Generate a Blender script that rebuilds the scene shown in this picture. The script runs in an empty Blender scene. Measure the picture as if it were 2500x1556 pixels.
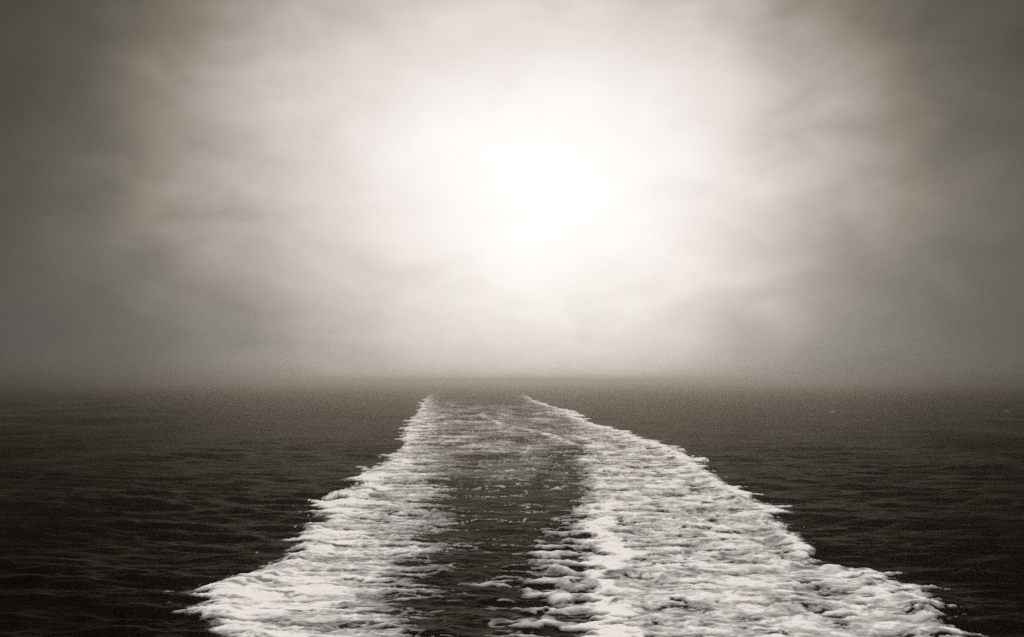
import bpy, math
import numpy as np

# ------------------------------------------------------------------ camera
sc = bpy.context.scene
C = sc.collection
CAM_H = 8.0            # eye height on the stern deck above the sea
FPX = 2165.0           # focal length in photo pixels (2500 wide)
HORIZON = 932.0        # true horizon row in the photo (hidden in the fog)
PITCH = math.atan((HORIZON - 778.0) / FPX)

cam_d = bpy.data.cameras.new('camera')
cam = bpy.data.objects.new('camera', cam_d)
C.objects.link(cam)
cam_d.sensor_width = 36.0
cam_d.lens = FPX / 2500.0 * 36.0
cam_d.clip_start = 0.1
cam_d.clip_end = 12000.0
cam.location = (0.0, 0.0, CAM_H)
cam.rotation_euler = (math.radians(90) + PITCH, 0.0, 0.0)
sc.camera = cam

# ------------------------------------------------------------------ world
SUN_AZ = math.radians(2.2)       # to the right of the view axis (+Y)
SUN_EL = math.radians(13.0)
ZENITH = 1.60                     # overcast brightness overhead
sun_dir = (math.sin(SUN_AZ) * math.cos(SUN_EL),
           math.cos(SUN_AZ) * math.cos(SUN_EL), math.sin(SUN_EL))

world = bpy.data.worlds.new('World')
sc.world = world
world.use_nodes = True
nt = world.node_tree
nt.nodes.clear()


class N:
    """tiny helper to write math on node sockets"""
    def __init__(self, tree):
        self.t = tree

    def node(self, kind, **kw):
        n = self.t.nodes.new(kind)
        for k, v in kw.items():
            setattr(n, k, v)
        return n

    def put(self, sock, v):
        if hasattr(v, 'is_output'):
            self.t.links.new(v, sock)
        else:
            sock.default_value = v

    def m(self, op, a, b=None, c=None, clamp=False):
        n = self.node('ShaderNodeMath', operation=op, use_clamp=clamp)
        self.put(n.inputs[0], a)
        if b is not None:
            self.put(n.inputs[1], b)
        if c is not None:
            self.put(n.inputs[2], c)
        return n.outputs[0]

    def smooth(self, v, lo, hi, a=0.0, b=1.0):
        n = self.node('ShaderNodeMapRange', interpolation_type='SMOOTHSTEP')
        for i, x in enumerate((v, lo, hi, a, b)):
            self.put(n.inputs[i], x)
        return n.outputs[0]

    def noise(self, vec, scale, detail=4.0, rough=0.55, dist=0.0):
        n = self.node('ShaderNodeTexNoise')
        self.put(n.inputs['Vector'], vec)
        n.inputs['Scale'].default_value = scale
        n.inputs['Detail'].default_value = detail
        n.inputs['Roughness'].default_value = rough
        n.inputs['Distortion'].default_value = dist
        return n.outputs[0]

    def mapping(self, vec, loc=(0, 0, 0), rot=(0, 0, 0), scale=(1, 1, 1)):
        n = self.node('ShaderNodeMapping')
        self.put(n.inputs[0], vec)
        n.inputs[1].default_value = loc
        n.inputs[2].default_value = rot
        n.inputs[3].default_value = scale
        return n.outputs[0]


w = N(nt)
tc = w.node('ShaderNodeTexCoord').outputs['Generated']
sep = w.node('ShaderNodeSeparateXYZ')
nt.links.new(tc, sep.inputs[0])
dx, dy, dz = sep.outputs
az = w.m('MULTIPLY', w.m('ARCTAN2', dx, dy), 180 / math.pi)          # degrees right of +Y
el = w.m('MULTIPLY', w.m('ARCSINE', dz), 180 / math.pi)
# drifting fog bank / stratus: soft broad noise that warps the glow and mottles it
n_big = w.noise(w.mapping(tc, loc=(3.1, 0.7, 5.2), rot=(0, math.radians(-14), 0), scale=(1.0, 1.0, 1.5)), 4.2, 3.0, 0.45, 0.2)
n_mid = w.noise(w.mapping(tc, loc=(1.7, 4.4, 2.3), rot=(0, math.radians(-12), 0), scale=(1.0, 1.0, 1.9)), 8.5, 3.0, 0.5, 0.4)
da = w.m('SUBTRACT', az, 1.3)
de = w.m('SUBTRACT', el, 14.0)
up = w.smooth(de, -2.0, 2.0)
# the scattered sun glow is an oval, flattened under the fog bank
se = w.m('ADD', 13.8, w.m('MULTIPLY', up, 0.2))
ra = w.m('DIVIDE', da, 20.9)
re = w.m('DIVIDE', de, se)
r2 = w.m('ADD', w.m('MULTIPLY', ra, ra), w.m('MULTIPLY', re, re))
rad = w.m('SQRT', r2)
rad = w.m('ADD', rad, w.m('MULTIPLY', w.m('SUBTRACT', n_big, 0.5), -0.32))
rad = w.m('MAXIMUM', rad, 0.0)
glow = w.m('EXPONENT', w.m('MULTIPLY', w.m('POWER', rad, 3.4), -1.0))
# overcast deck: dim low down, brighter towards the zenith
zen = w.m('MULTIPLY', w.smooth(el, 25.0, 62.0), ZENITH)
base = w.m('ADD', 0.038, zen)
rc = w.m('DIVIDE', w.m('SUBTRACT', az, 2.8), 20.9)
r2c = w.m('ADD', w.m('MULTIPLY', rc, rc), w.m('MULTIPLY', re, re))
lum = w.m('ADD', w.m('ADD', w.m('MULTIPLY', glow, 0.75), w.m('MULTIPLY', w.m('EXPONENT', w.m('MULTIPLY', r2c, -5.0)), 0.09)), base)
n_fine = w.noise(w.mapping(tc, loc=(6.2, 1.4, 0.3), rot=(0, math.radians(16), 0), scale=(1.0, 1.0, 2.6)), 17.0, 4.0, 0.55, 0.6)
mix_n = w.m('ADD', w.m('MULTIPLY', w.m('SUBTRACT', n_mid, 0.5), 0.80), w.m('MULTIPLY', w.m('SUBTRACT', n_fine, 0.5), 0.14))
mott = w.m('ADD', 1.0, w.m('MULTIPLY', mix_n, w.smooth(rad, 0.35, 1.15, 0.25, 1.45)))
lum = w.m('MULTIPLY', lum, mott)
# warm print tone of the misty light: browner where it is dim
ramp = w.node('ShaderNodeValToRGB')
cr = ramp.color_ramp
cr.elements[0].position = 0.0
cr.elements[0].color = (1.0, 0.83, 0.50, 1)
cr.elements[1].position = 1.0
cr.elements[1].color = (1.0, 0.975, 0.955, 1)
for p, col in ((0.11, (1, 0.86, 0.62, 1)), (0.37, (1, 0.90, 0.79, 1)), (0.75, (1, 0.93, 0.89, 1))):
    e = cr.elements.new(p)
    e.color = col
nt.links.new(lum, ramp.inputs[0])
bg = w.node('ShaderNodeBackground')
nt.links.new(ramp.outputs[0], bg.inputs[0])
nt.links.new(lum, bg.inputs[1])
# the clear sky above the fog, almost wholly veiled
sky = w.node('ShaderNodeTexSky', sky_type='NISHITA', sun_disc=False)
sky.sun_elevation = SUN_EL
sky.sun_rotation = SUN_AZ
bw = w.node('ShaderNodeRGBToBW')
nt.links.new(sky.outputs[0], bw.inputs[0])
veil = w.m('MULTIPLY', bw.outputs[0], 0.12)
bg2 = w.node('ShaderNodeBackground')
nt.links.new(veil, bg2.inputs[0])
bg2.inputs[1].default_value = 0.06
add = w.node('ShaderNodeAddShader')
nt.links.new(bg.outputs[0], add.inputs[0])
nt.links.new(bg2.outputs[0], add.inputs[1])
out = w.node('ShaderNodeOutputWorld')
nt.links.new(add.outputs[0], out.inputs[0])

# ------------------------------------------------------------------ sun (veiled: soft)
sun_d = bpy.data.lights.new('sun', 'SUN')
sun_d.energy = 0.5
sun_d.angle = math.radians(45)
sun_d.color = (1.0, 0.95, 0.9)
sun = bpy.data.objects.new('sun', sun_d)
C.objects.link(sun)
from mathutils import Vector
sun.rotation_euler = Vector(sun_dir).to_track_quat('Z', 'Y').to_euler()
sun.location = (60, 300, 90)

# ------------------------------------------------------------------ exposure, sampling
vs = sc.view_settings
vs.view_transform = 'Standard'
vs.look = 'None'
vs.exposure = 0.0
vs.gamma = 1.0
vs.use_curve_mapping = False
cy = sc.cycles
cy.max_bounces = 5
cy.diffuse_bounces = 2
cy.glossy_bounces = 2
cy.volume_bounces = 1
cy.transmission_bounces = 1
cy.use_adaptive_sampling = False
cy.use_denoising = False
cy.sample_clamp_indirect = 2.0
cy.blur_glossy = 1.0
cy.caustics_reflective = False
cy.caustics_refractive = False

# ------------------------------------------------------------------ numeric noise
rng = np.random.default_rng(7)
PERM = np.tile(rng.permutation(512), 4)
GANG = rng.random(512) * 2 * np.pi
GX, GY = np.cos(GANG), np.sin(GANG)


def perlin(x, y, seed=0):
    x = x + 17.37 * seed
    y = y + 9.71 * seed
    xi = np.floor(x).astype(np.int64)
    yi = np.floor(y).astype(np.int64)
    fx, fy = x - xi, y - yi

    def g(ix, iy, px, py):
        h = PERM[(PERM[ix & 511] + iy) & 511]
        return GX[h] * px + GY[h] * py
    u = fx * fx * fx * (fx * (fx * 6 - 15) + 10)
    v = fy * fy * fy * (fy * (fy * 6 - 15) + 10)
    a = g(xi, yi, fx, fy)
    b = g(xi + 1, yi, fx - 1, fy)
    c = g(xi, yi + 1, fx, fy - 1)
    d = g(xi + 1, yi + 1, fx - 1, fy - 1)
    return ((a * (1 - u) + b * u) * (1 - v) + (c * (1 - u) + d * u) * v) * 1.5


def fbm(x, y, octs=4, gain=0.5, lac=2.03, seed=0):
    s = np.zeros_like(x)
    a, t = 1.0, 0.0
    for i in range(octs):
        s += a * perlin(x, y, seed + i)
        t += a
        a *= gain
        x = x * lac
        y = y * lac
    return s / t


def ridged(x, y, octs=3, seed=0):
    s = np.zeros_like(x)
    a, t = 1.0, 0.0
    for i in range(octs):
        s += a * (1 - np.abs(perlin(x, y, seed + i)) * 1.6)
        t += a
        a *= 0.55
        x = x * 2.1
        y = y * 2.1
    return s / t


def worley(x, y, seed=0):
    """distance to the nearest two cell points: returns F1, F2-F1"""
    xi = np.floor(x).astype(np.int64)
    yi = np.floor(y).astype(np.int64)
    f1 = np.full(x.shape, 9.0)
    f2 = np.full(x.shape, 9.0)
    for i in (-1, 0, 1):
        for j in (-1, 0, 1):
            cx, cy_ = xi + i, yi + j
            h = PERM[(PERM[(cx + seed * 31) & 511] + cy_) & 511]
            k = PERM[h + 77]
            px = cx + h / 512.0
            py = cy_ + k / 512.0
            d = np.hypot(px - x, py - y)
            f2 = np.where(d < f1, f1, np.minimum(f2, d))
            f1 = np.minimum(f1, d)
    return f1, f2 - f1


def sstep(lo, hi, v):
    t = np.clip((v - lo) / (hi - lo), 0, 1)
    return t * t * (3 - 2 * t)


# ------------------------------------------------------------------ wake plan (metres on the sea)
K = 2500.0 / 2429.0


def gy(row):
    """distance ahead of the stern of a point of the sea seen on a row"""
    return CAM_H * FPX / (np.asarray(row, float) * K - HORIZON)


def gx(col, row):
    return (np.asarray(col, float) * K - 1250.0) / FPX * gy(row)


def line(pts):
    """(col,row) list -> function of distance giving lateral metres"""
    p = np.array(pts, float)
    d = gy(p[:, 1])
    x = gx(p[:, 0], p[:, 1])
    o = np.argsort(d)
    d, x = d[o], x[o]
    # towards the stern the wake narrows to the ship's beam
    d = np.concatenate([[4.0], d])
    x = np.concatenate([[x[0] * 0.62], x])
    return lambda Y: np.interp(Y, d, x)


L_OUT = line([(1060, 915), (1018, 938), (1002, 960), (985, 985), (975, 1010), (965, 1040), (945, 1070), (922, 1085), (938, 1097),
              (872, 1115), (845, 1137), (858, 1152), (800, 1185), (762, 1217), (765, 1232), (710, 1252),
              (722, 1285), (700, 1310), (640, 1345), (555, 1370), (478, 1390), (500, 1415), (440, 1440), (478, 1480),
              (540, 1512)])
R_OUT = line([(1225, 915), (1245, 938), (1275, 955), (1340, 972), (1370, 990), (1430, 1012), (1492, 1025), (1510, 1042),
              (1560, 1052), (1605, 1070), (1625, 1085), (1665, 1110), (1710, 1135), (1750, 1162), (1790, 1190),
              (1845, 1215), (1855, 1250), (1915, 1287), (1930, 1320), (1960, 1337), (2070, 1347), (2110, 1375),
              (2170, 1395), (2225, 1428), (2222, 1452), (2280, 1495), (2310, 1512)])
ROWS = [915, 938, 1000, 1050, 1100, 1200, 1300, 1400, 1512]


def tab(cols, rows=ROWS):
    return line(list(zip(cols, rows)))


L_CORE = tab([1065, 1030, 1014, 1002, 1000, 975, 930, 910, 890])
L_FADE = tab([1075, 1060, 1080, 1092, 1095, 1090, 1080, 1075, 1050])
R_FADE = tab([1180, 1200, 1280, 1310, 1315, 1320, 1350, 1370, 1350])
R_CORE = tab([1220, 1240, 1385, 1410, 1412, 1412, 1425, 1425, 1410])
R_CEND = tab([1222, 1245, 1420, 1490, 1480, 1480, 1495, 1490, 1500])
LADDER = tab([1200, 1215, 1300, 1330, 1330, 1300, 1255, 1238, 1205])
STREAK = line([(1140, 985), (1190, 1005), (1240, 1018), (1310, 1032), (1350, 1050), (1395, 1059), (1420, 1072)])
MID = tab([1130, 1140, 1180, 1210, 1220, 1215, 1180, 1165, 1140])

# ------------------------------------------------------------------ the moving sea surface
NW = 96
lam = np.exp(rng.uniform(np.log(0.55), np.log(13.0), NW))
dirs = rng.normal(math.radians(-94), math.radians(20), NW)
amp = 0.0100 * lam ** 0.92 * rng.uniform(0.5, 1.2, NW) * np.where(lam > 4, 0.40, 1.0)
phs = rng.uniform(0, 2 * np.pi, NW)


def spacing(Y):
    return np.maximum(0.06, Y * Y / (CAM_H * 887.0 * 2.0))


def sea_height(X, Y, sy, sx, calm):
    """ambient chop; wavelengths that the local mesh cannot carry are faded out"""
    Z = np.zeros_like(X)
    for i in range(NW):
        k = 2 * np.pi / lam[i]
        kx, ky = k * math.cos(dirs[i]), k * math.sin(dirs[i])
        ly = 2 * np.pi / max(abs(ky), 1e-6)
        lx = 2 * np.pi / max(abs(kx), 1e-6)
        wgt = np.clip((ly / sy - 2.2) / 2.0, 0, 1) * np.clip((lx / sx - 2.2) / 2.0, 0, 1)
        ph = kx * X + ky * Y + phs[i]
        sharp = np.sin(ph) + 0.22 * np.sin(2 * ph + np.pi / 2)
        Z += amp[i] * wgt * sharp * (1 - calm * (0.75 if lam[i] < 4 else 0.45))
    # patches of livelier and calmer water
    return Z * (0.8 + 0.5 * fbm(X / 14.0, Y / 20.0, 2, seed=40))


def wake_terms(X, Y):
    l, r = L_OUT(Y), R_OUT(Y)
    inside = sstep(-0.4, 0.8, X - l) * sstep(-0.4, 0.8, r - X)
    return l, r, inside


def wake_height(X, Y, sy):
    """rims thrown up on both sides, boiling water and cross ripples in between"""
    l, r, inside = wake_terms(X, Y)
    age = 1 / (1 + (Y / 70.0) ** 2)
    f4 = np.clip((4.0 / sy - 2) / 2, 0, 1)
    f1 = np.clip((1.4 / sy - 2) / 2, 0, 1)
    rim = np.exp(-((X - l - 0.9) / 0.9) ** 2) + np.exp(-((r - X - 0.9) / 0.9) ** 2)
    Z = 0.30 * age * rim * (0.7 + 0.9 * fbm(X / 2.2, Y / 2.6, 2, seed=51))
    Z += inside * f4 * 0.10 * fbm(X / 2.0, Y / 2.2, 3, seed=55) * (0.35 + age)
    Z += inside * f1 * 0.045 * fbm(X / 0.55, Y / 0.7, 2, seed=58) * (0.3 + age)
    # transverse ripples beside the bright core (the ladder of dark lenses)
    lad = sstep(-0.4, 0.5, X - LADDER(Y)) * sstep(0.3, -0.5, X - R_CORE(Y))
    Z += lad * 0.07 * ladder_wave(X, Y) * sstep(75, 40, Y)
    return Z


def ladder_wave(X, Y):
    wob = fbm(X / 2.2, Y / 3.5, 3, seed=61)
    return np.cos(2 * np.pi * (Y + 0.10 * (X - 1.0) ** 2 + 1.8 * wob) / 2.0)


# ------------------------------------------------------------------ foam cover
def stretch(Y):
    """the wake's features grow longer as it ages astern"""
    return 42.0 * np.log(np.maximum(Y, 4.0) / 42.0) + 42.0


def spikes(X, Y, seed):
    """pointed tongues of foam that shoot out sideways from the rim"""
    q = stretch(Y)
    t = fbm(X / 4.0, q / 4.0, 2, seed=seed) * 0.5
    a = np.clip(1 - np.abs(perlin(X / 9.0, q / 1.5 + t, seed + 1)) * 2.4, 0, 1) ** 1.8
    b = np.clip(1 - np.abs(perlin(X / 14.0, q / 3.4 + t, seed + 2)) * 2.4, 0, 1) ** 1.8
    big = np.clip(0.6 + 1.1 * perlin(X / 30, q / 9.0, seed + 3), 0.15, 1.4)
    return (0.8 * a + 1.2 * b) * big * np.sqrt(np.maximum(Y, 8) / 38.0)


def foam_density(X, Y):
    l, r = L_OUT(Y), R_OUT(Y)
    lc, lf, rf, rc, rce = L_CORE(Y), L_FADE(Y), R_FADE(Y), R_CORE(Y), R_CEND(Y)
    far = sstep(60, 150, Y)
    fray = 1.25 * fbm(X / 1.0, Y / 0.8, 6, gain=0.72, seed=8)
    fray2 = 1.25 * fbm(X / 1.0, Y / 0.8, 6, gain=0.72, seed=18)
    dl = X - l - 0.35 + spikes(X, Y, 3) + 0.75 * fray
    dr = r - X - 0.35 + spikes(X, Y, 13) + 0.75 * fray2
    edge = sstep(-0.2, 0.7, dl) * sstep(-0.2, 0.7, dr)
    out = np.minimum(dl, dr)
    MARGIN = lambda m: sstep(-0.2, 1.3, dl + m) * sstep(-0.2, 1.3, dr + m)

    # torn streaks lying across the wake, holes and lace
    wx = X + 0.55 * fbm(X / 1.4, Y / 1.4, 4, gain=0.6, seed=21)
    Yt = stretch(Y)
    wy = Yt + 0.55 * fbm(X / 1.4, Yt / 1.4, 4, gain=0.6, seed=25)
    left = sstep(2.6, -2.6, X - MID(Y))
    wx = wx - MID(Y)
    sxl = (1.7 + 2.3 * left) * np.clip(Y / 50, 0.8, 2.0) ** 0.5
    ysc = 0.84
    big = fbm(wx / (sxl * 1.3), wy / (2.0 * ysc), 3, seed=30)
    mid = fbm(wx / (sxl * 0.50), wy / (0.72 * ysc), 4, gain=0.64, seed=34)
    fine = fbm(wx / 0.30, wy / 0.30, 3, gain=0.65, seed=39)
    rl = ridged(wx / (sxl * 1.0), wy / (0.9 * ysc), 3, seed=37) - 0.62
    f1, f21 = worley(wx / 1.0, wy / 0.85, 2)
    g1, g21 = worley(wx / 0.42 + 7, wy / 0.40, 5)
    lace = (1 - sstep(0.0, 0.4, f21)) * 0.6 + (1 - sstep(0.0, 0.45, g21)) * 0.4 - 0.35
    n = (0.66 * big + 0.58 * mid + 0.24 * fine + 0.44 * rl + 0.24 * lace) * (0.95 + 0.15 * left)

    # wanted cover, left trail: solid at the outer rim, tearing into streaks inwards
    ul = np.clip((X - l) / np.maximum(lc - l, 0.3), -1, 1)
    pL = np.where(X < lc, 0.84 - 0.36 * np.clip(ul, 0, 1) ** 0.9,
                  0.50 * np.clip(1 - (X - lc) / np.maximum((lf - lc) * 1.25, 0.3), 0, 1) ** 0.9)
    # right trail: bright uneven core, mottled body, bright outer rim
    wob = (0.5 + 1.4 * far) * fbm(X / 9.0, Yt / 3.0, 3, seed=73) + spikes(X, Y, 93) * 0.9 - 0.3
    sR = np.clip((X + wob - rf) / np.maximum(rc - rf, 0.3), 0, 1)
    corew = np.maximum((rce - rc) * 0.5, 0.3) * np.clip(1.15 + 1.2 * fbm(X / 20.0, Y / 4.0, 2, seed=75), 0.4, 2.0)
    corep = np.exp(-((X + wob - (rc + rce) * 0.5) / corew) ** 2) * (1 - 0.75 * sstep(42, 85, Y))
    rimw = 1.3 + 1.0 * np.clip(Y / 60, 0, 2)
    rimp = np.exp(-(np.maximum(r - X, 0) / rimw) ** 2)
    body = 0.57 + 0.14 * fbm(X / 3.5, Y / 5, 2, seed=71) - 0.06 * far
    pR = np.where(X + wob > rc, body, 0.56 * sR ** 1.5)
    pR = np.maximum(pR, np.maximum(0.98 * corep, 0.86 * rimp))
    p = pL * left + pR * (1 - left)
    # old bubbles between the trails; far paling also paints in reflected glow and fog
    patch = 0.5 + 0.9 * fbm(X / 6.0, Y / 16.0, 2, seed=77)
    film = 0.10 + 0.34 * sstep(45, 120, Y) * np.clip(patch, 0.35, 1.1) + 0.10 * np.clip(fbm(X / 5.0, Y / 4.0, 2, seed=79), 0, 1)
    # a pale churned patch and a line of foam trailing off it, far down the middle
    xs = STREAK(Y)
    stk = np.exp(-((X - xs + 0.8 * fbm(X / 4, Yt / 2, 2, seed=84)) / 1.5) ** 2) * sstep(100, 116, Y) * sstep(262, 215, Y)
    pat = np.exp(-((X + 1.6) / 4.0) ** 2 - ((Y - 214.0) / 42.0) ** 2)
    p = np.maximum(p, np.maximum(film, np.maximum(0.52 * stk, 0.50 * pat)))
    n = n * (0.40 + 0.60 * sstep(0.05, 0.45, p))
    # cross ripples: foam on their crests, dark lenses between
    lad = sstep(-0.5, 0.4, X - LADDER(Y)) * sstep(0.3, -0.6, X - rc) * sstep(60, 42, Y)
    lw = ladder_wave(X, Y)
    p = np.maximum(p, lad * (0.26 + 0.26 * sstep(0.1, 1.0, lw) + 0.60 * fbm(X / 1.9, Y / 0.9, 4, gain=0.6, seed=88))) - lad * 0.14 * sstep(0.1, -0.8, lw)
    d = np.clip((n + p * 1.45 - 0.56) / 0.92 + 0.22, 0, 1)
    # bright threads on the darker water
    thr = ridged(wx / 3.0, wy / 1.3, 1, seed=45)
    thread = sstep(0.86, 1.0, thr) * sstep(0.05, 0.42, p + 0.50 * big + 0.05) * 0.50
    fleck = sstep(0.22, 0.7, fbm(wx / 2.6, wy / 0.7, 3, gain=0.5, seed=101)) * 0.30
    d = np.maximum(d, np.maximum(thread, fleck * sstep(0.05, 0.2, p)))
    # milky water full of bubbles: grey between the white froth
    milk = 0.34 * sstep(0.20, 0.66, p + 0.35 * big) * np.clip(0.74 + 2.1 * fbm(wx / sxl, wy / 1.3, 4, gain=0.62, seed=111), 0.0, 1.5)
    milk = np.maximum(milk, 0.25 * sstep(40, 130, Y) * np.clip(patch + 0.25 * mid, 0.15, 1.3))  # far middle paled for reflected glow as well as bubbles
    d = np.maximum(d, milk)
    # dark pools where the froth has torn open, and lace between the patches
    pool = sstep(0.24, 0.46, fbm(wx / (sxl * 0.8), wy / 1.0, 4, gain=0.6, seed=121) + 0.10)
    d = d * (1 - 0.92 * pool * sstep(0.95, 0.66, p))
    d = np.maximum(d, 0.62 * sstep(0.16, 0.02, f21 + 0.25 * fine) * sstep(0.30, 0.6, p) * np.clip(0.6 + 2 * mid, 0, 1))
    d = d * edge * MARGIN(0.35 + 1.3 * mid + 0.7 * fine)
    # torn scraps just outside the rims
    scrap = sstep(0.30, 0.6, fbm(X / 0.75, Yt / 0.35, 4, gain=0.62, seed=97)) * sstep(-1.5, -0.1, out) * sstep(1.2, 0.2, out) * 0.6
    return np.maximum(d, scrap * (out > -1.5))


# ------------------------------------------------------------------ mesh helpers
def grid_mesh(name, X, Y, Z, keep=None, attrs=None, normals=None):
    nr, nc = X.shape
    idx = np.arange(nr * nc).reshape(nr, nc)
    a, b, c, d = idx[:-1, :-1], idx[:-1, 1:], idx[1:, 1:], idx[1:, :-1]
    quads = np.stack([a, b, c, d], -1).reshape(-1, 4)
    if keep is not None:
        kk = keep[:-1, :-1] | keep[:-1, 1:] | keep[1:, 1:] | keep[1:, :-1]
        quads = quads[kk.reshape(-1)]
    co = np.stack([X, Y, Z], -1).reshape(-1, 3)
    used = np.unique(quads)
    remap = np.full(nr * nc, -1, np.int64)
    remap[used] = np.arange(len(used))
    quads = remap[quads]
    co = co[used]
    me = bpy.data.meshes.new(name)
    me.vertices.add(len(co))
    me.vertices.foreach_set('co', co.astype(np.float32).ravel())
    me.loops.add(quads.size)
    me.loops.foreach_set('vertex_index', quads.astype(np.int32).ravel())
    me.polygons.add(len(quads))
    me.polygons.foreach_set('loop_start', np.arange(0, quads.size, 4, dtype=np.int32))
    me.polygons.foreach_set('use_smooth', np.ones(len(quads), bool))
    me.update(calc_edges=True)
    if normals is not None:
        me.normals_split_custom_set_from_vertices(normals.reshape(-1, 3)[used].tolist())
    for k, v in (attrs or {}).items():
        at = me.attributes.new(k, 'FLOAT', 'POINT')
        at.data.foreach_set('value', v.reshape(-1)[used].astype(np.float32))
    return me


def link(name, me, mat, **props):
    o = bpy.data.objects.new(name, me)
    C.objects.link(o)
    me.materials.append(mat)
    for k, v in props.items():
        o[k] = v
    return o


# ------------------------------------------------------------------ materials
def water_nodes(n, pos):
    """dark rough sea water"""
    df = n.node('ShaderNodeBsdfDiffuse')
    df.inputs['Color'].default_value = (0.0012, 0.0010, 0.0004, 1)
    gl = n.node('ShaderNodeBsdfGlossy')
    gl.inputs['Color'].default_value = (0.110, 0.099, 0.076, 1)
    # wind-ruffled patches and smoother slicks
    gust = n.noise(n.mapping(pos, scale=(0.045, 0.030, 1.0)), 1.0, 4.0, 0.6, 0.6)
    n.t.links.new(n.smooth(gust, 0.32, 0.68, 0.22, 0.52), gl.inputs['Roughness'])
    fr = n.node('ShaderNodeFresnel')
    fr.inputs['IOR'].default_value = 1.13
    p = n.node('ShaderNodeMixShader')
    n.t.links.new(fr.outputs[0], p.inputs[0])
    n.t.links.new(df.outputs[0], p.inputs[1])
    n.t.links.new(gl.outputs[0], p.inputs[2])
    h = n.m('ADD', n.noise(n.mapping(pos, scale=(1.0, 1.5, 1.0)), 2.4, 4.0, 0.6),
            n.m('MULTIPLY', n.noise(n.mapping(pos, scale=(0.8, 1.4, 1.0)), 0.8, 3.0, 0.5), 1.6))
    h = n.m('ADD', h, n.m('MULTIPLY', n.noise(n.mapping(pos, scale=(0.45, 0.8, 1.0)), 0.22, 3.0, 0.55), 7.0))
    h = n.m('ADD', h, n.m('MULTIPLY', n.noise(n.mapping(pos, scale=(0.35, 0.45, 1.0)), 0.07, 2.0, 0.5), 16.0))
    bp = n.node('ShaderNodeBump')
    bp.inputs['Strength'].default_value = 0.70
    bp.inputs['Distance'].default_value = 0.12
    n.t.links.new(h, bp.inputs['Height'])
    for q in (df, gl, fr):
        n.t.links.new(bp.outputs[0], q.inputs['Normal'])
    return p


def new_mat(name):
    m = bpy.data.materials.new(name)
    m.use_nodes = True
    m.node_tree.nodes.clear()
    n = N(m.node_tree)
    pos = n.node('ShaderNodeNewGeometry').outputs['Position']
    o = n.node('ShaderNodeOutputMaterial')
    return m, n, pos, o


mat_water, n, pos, o = new_mat('sea_water')
p = water_nodes(n, pos)
n.t.links.new(p.outputs[0], o.inputs[0])

mat_foam, n, pos, o = new_mat('sea_foam')
wp = water_nodes(n, pos)
fp = n.node('ShaderNodeBsdfPrincipled')
fp.inputs['Base Color'].default_value = (0.92, 0.89, 0.87, 1)
fp.inputs['Roughness'].default_value = 0.8
fp.inputs['Specular IOR Level'].default_value = 0.15
at = n.node('ShaderNodeAttribute')
at.attribute_name = 'foam'
fn = n.noise(n.mapping(pos, scale=(1, 1.2, 1)), 7.0, 4.0, 0.65, 0.4)
fn2 = n.noise(n.mapping(pos, scale=(1, 1.2, 1)), 26.0, 3.0, 0.6)
spk = n.m('ADD', n.m('MULTIPLY', n.m('SUBTRACT', fn, 0.5), 0.36), n.m('MULTIPLY', n.m('SUBTRACT', fn2, 0.5), 0.22))
dens = n.m('MULTIPLY_ADD', spk, n.m('MULTIPLY', at.outputs['Fac'], 2.6, clamp=True), at.outputs['Fac'])
fac = n.m('MULTIPLY_ADD', dens, 1.20, 0.0, clamp=True)
bp = n.node('ShaderNodeBump')
bp.inputs['Strength'].default_value = 0.4
bp.inputs['Distance'].default_value = 0.06
n.t.links.new(n.m('ADD', fn, n.m('MULTIPLY', fn2, 0.4)), bp.inputs['Height'])
n.t.links.new(bp.outputs[0], fp.inputs['Normal'])
mx = n.node('ShaderNodeMixShader')
n.t.links.new(fac, mx.inputs[0])
n.t.links.new(wp.outputs[0], mx.inputs[1])
n.t.links.new(fp.outputs[0], mx.inputs[2])
n.t.links.new(mx.outputs[0], o.inputs[0])

# ------------------------------------------------------------------ rows shared by sea and foam
def row_distances(d0, d1):
    ds = [d0]
    while ds[-1] < d1:
        ds.append(ds[-1] + float(spacing(np.array(max(ds[-1], 19.0)))) * 1.0)
    return np.array(ds)


# the sea: rings round the ship, finely divided ahead, coarse abeam and astern
near = np.array([0.02, 1.5, 3.0, 4.5, 6.0, 7.5, 9.0])
mid_d = row_distances(10.0, 690.0)
far_d = np.geomspace(mid_d[-1] * 1.04, 2400.0, 40)
R = np.concatenate([near, np.arange(9.5, 10.0, 0.25), mid_d, far_d])
a_f = np.radians(np.linspace(-38, 38, 860))
a_l = np.radians(np.linspace(-180, -38.6, 90))
a_r = np.radians(np.linspace(38.6, 180, 90))
A = np.concatenate([a_l, a_f, a_r])
AA, RR = np.meshgrid(A, R)
X, Y = RR * np.sin(AA), RR * np.cos(AA)
sa = np.gradient(A)
SX = np.maximum(RR * sa[None, :], 0.02)
SY = np.maximum(spacing(RR), 0.3 * SX)
_, _, ins = wake_terms(X, np.maximum(Y, 4.0))
ahead = (Y > 4.0) & (Y < 690)
ins = np.where(ahead, ins, 0.0)
Z = sea_height(X, Y, SY, SX, ins)
Z += np.where(ahead, wake_height(X, np.clip(Y, 4.0, 690), np.maximum(SY, SX)), 0.0)
me = grid_mesh('water', X, Y, Z)
link('water', me, mat_water, kind='structure',
     label='dark wind-ruffled sea stretching into the fog', category='sea')


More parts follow.
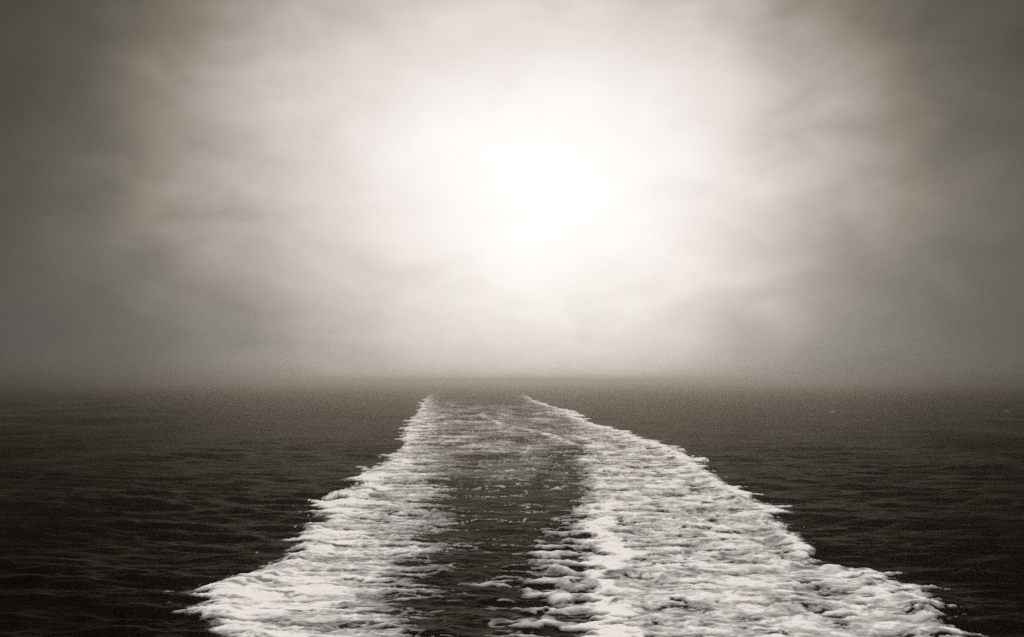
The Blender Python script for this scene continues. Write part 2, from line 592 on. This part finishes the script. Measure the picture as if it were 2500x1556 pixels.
# ------------------------------------------------------------------ the two foam trails
def foam_trails(labels):
    D = row_distances(10.0, 690.0)
    nh = 470
    u = np.linspace(0, 1, nh)[None, :]
    xl, xm, xr = (L_OUT(D) - 1.9)[:, None], MID(D)[:, None], (R_OUT(D) + 1.9)[:, None]
    Xf = np.concatenate([xl + (xm - xl) * u, (xm + (xr - xm) * u)[:, 1:]], 1)
    Yf = np.repeat(D[:, None], Xf.shape[1], 1)
    sy = spacing(np.maximum(Yf, 19))
    dens = foam_density(Xf, Yf)
    # astern the middle goes first, the two rims run on into the fog
    nz = fbm(Xf / 8, Yf / 60, 3, seed=90)
    rim = np.exp(-(np.minimum(np.abs(Xf - L_OUT(Yf)), np.abs(R_OUT(Yf) - Xf)) / (3.0 + Yf / 90)) ** 2)
    dens = dens * (rim * sstep(680, 230, Yf + 150 * nz) + (1 - rim) * sstep(430, 150, Yf + 170 * nz))
    _, _, ins = wake_terms(Xf, Yf)
    # same surface as the sea below, evaluated with the same filter
    ang = 1.55e-3
    Rr = np.hypot(Xf, Yf)
    z = sea_height(Xf, Yf, np.maximum(spacing(Rr), 0.3 * Rr * ang), Rr * ang, ins)
    z += wake_height(Xf, Yf, np.maximum(spacing(Rr), Rr * ang))
    f1 = np.clip((0.8 / sy - 2) / 2, 0, 1)
    froth = 0.04 * f1 * fbm(Xf / 0.28, Yf / 0.32, 3, gain=0.6, seed=81)
    z += -0.03 + 0.042 * sstep(0.0, 0.10, dens) + 0.045 * sstep(0.15, 1.0, dens) + dens * froth + 0.0006 * Yf * sstep(0.02, 0.3, dens)
    P = np.stack([Xf, Yf, z], -1)
    nrm = np.cross(np.gradient(P, axis=1), np.gradient(P, axis=0))
    nrm /= np.linalg.norm(nrm, axis=-1, keepdims=True)
    for sl, label in zip((slice(0, nh), slice(nh - 1, None)), labels):
        me = grid_mesh('wake_foam', Xf[:, sl], Yf[:, sl], z[:, sl], dens[:, sl] > 0.015, {'foam': dens[:, sl]}, normals=nrm[:, sl])
        link('wake_foam', me, mat_foam, kind='stuff', label=label, category='foam', group='foam trails of the wake')


foam_trails(('narrower white foam trail on the left side of the wake, frayed at its outer edge',
             'broad white mottled foam trail on the right side of the wake, widest at the bottom'))

# ------------------------------------------------------------------ small whitecaps out on the sea
def whitecap(col, row, width, seed, strength, label):
    """one little breaking crest: a humped, torn scrap of foam"""
    Yc = float(CAM_H * FPX / (row - HORIZON))
    Xc = (col - 1250.0) / FPX * Yc
    depth = width * 0.55
    u, v = np.meshgrid(np.linspace(-1, 1, 40), np.linspace(-1, 1, 22))
    Xw, Yw = Xc + u * width * 0.5, Yc + v * depth * 0.5
    body = 1 - np.sqrt((u * 1.02) ** 2 + (v + 0.5 * u * u - 0.2) ** 2)
    dens = np.clip(body * 1.5 + 0.7 * fbm(u * 3 + seed, v * 2.2, 4, gain=0.6, seed=seed), 0, 1)
    dens *= strength * sstep(0, 0.25, 1 - np.maximum(np.abs(u), np.abs(v)))
    Rr = np.hypot(Xw, Yw)
    z = sea_height(Xw, Yw, np.maximum(spacing(Rr), 0.3 * Rr * 1.55e-3), Rr * 1.55e-3, np.zeros_like(Xw))
    z = z - 0.03 + 0.16 * width / 2 * dens + 0.0006 * Yc
    o = np.array([Xc, Yc, 0.0])
    me = grid_mesh('whitecap', Xw - Xc, Yw - Yc, z, dens > 0.02, {'foam': dens})
    ob = link('whitecap', me, mat_foam, label=label, category='whitecap', group='small whitecaps on the open sea')
    ob.location = o


whitecap(2030, 1007, 2.6, 3, 0.6, 'thin white crest breaking far out on the dark sea to the right of the wake')
whitecap(2452, 1005, 2.4, 4, 0.42, 'faint crest near the right edge of the picture, far out on the dark sea')
whitecap(562, 988, 2.2, 5, 0.5, 'tiny pale crest breaking far out on the dark sea to the left of the wake')
whitecap(2160, 1335, 0.6, 6, 0.15, 'small grey fleck of foam on dark water just right of the broad foam trail')

# ------------------------------------------------------------------ sea fog
hm = bpy.data.materials.new('sea_fog')
hm.use_nodes = True
hm.node_tree.nodes.clear()
ho = hm.node_tree.nodes.new('ShaderNodeOutputMaterial')
hv = hm.node_tree.nodes.new('ShaderNodeVolumePrincipled')
hv.inputs['Color'].default_value = (0.46, 0.425, 0.37, 1)
hv.inputs['Density'].default_value = 0.0017
hv.inputs['Anisotropy'].default_value = 0.9
hm.node_tree.links.new(hv.outputs[0], ho.inputs['Volume'])
bx = 2450.0
z0, z1 = -2.5, 13.0
vv = [(-bx, -bx, z0), (bx, -bx, z0), (bx, bx, z0), (-bx, bx, z0), (-bx, -bx, z1), (bx, -bx, z1), (bx, bx, z1), (-bx, bx, z1)]
ff = [(0, 3, 2, 1), (4, 5, 6, 7), (0, 1, 5, 4), (1, 2, 6, 5), (2, 3, 7, 6), (3, 0, 4, 7)]
hme = bpy.data.meshes.new('haze')
hme.from_pydata(vv, [], ff)
link('haze', hme, hm, kind='stuff', label='pale sea fog lying over the water', category='fog')
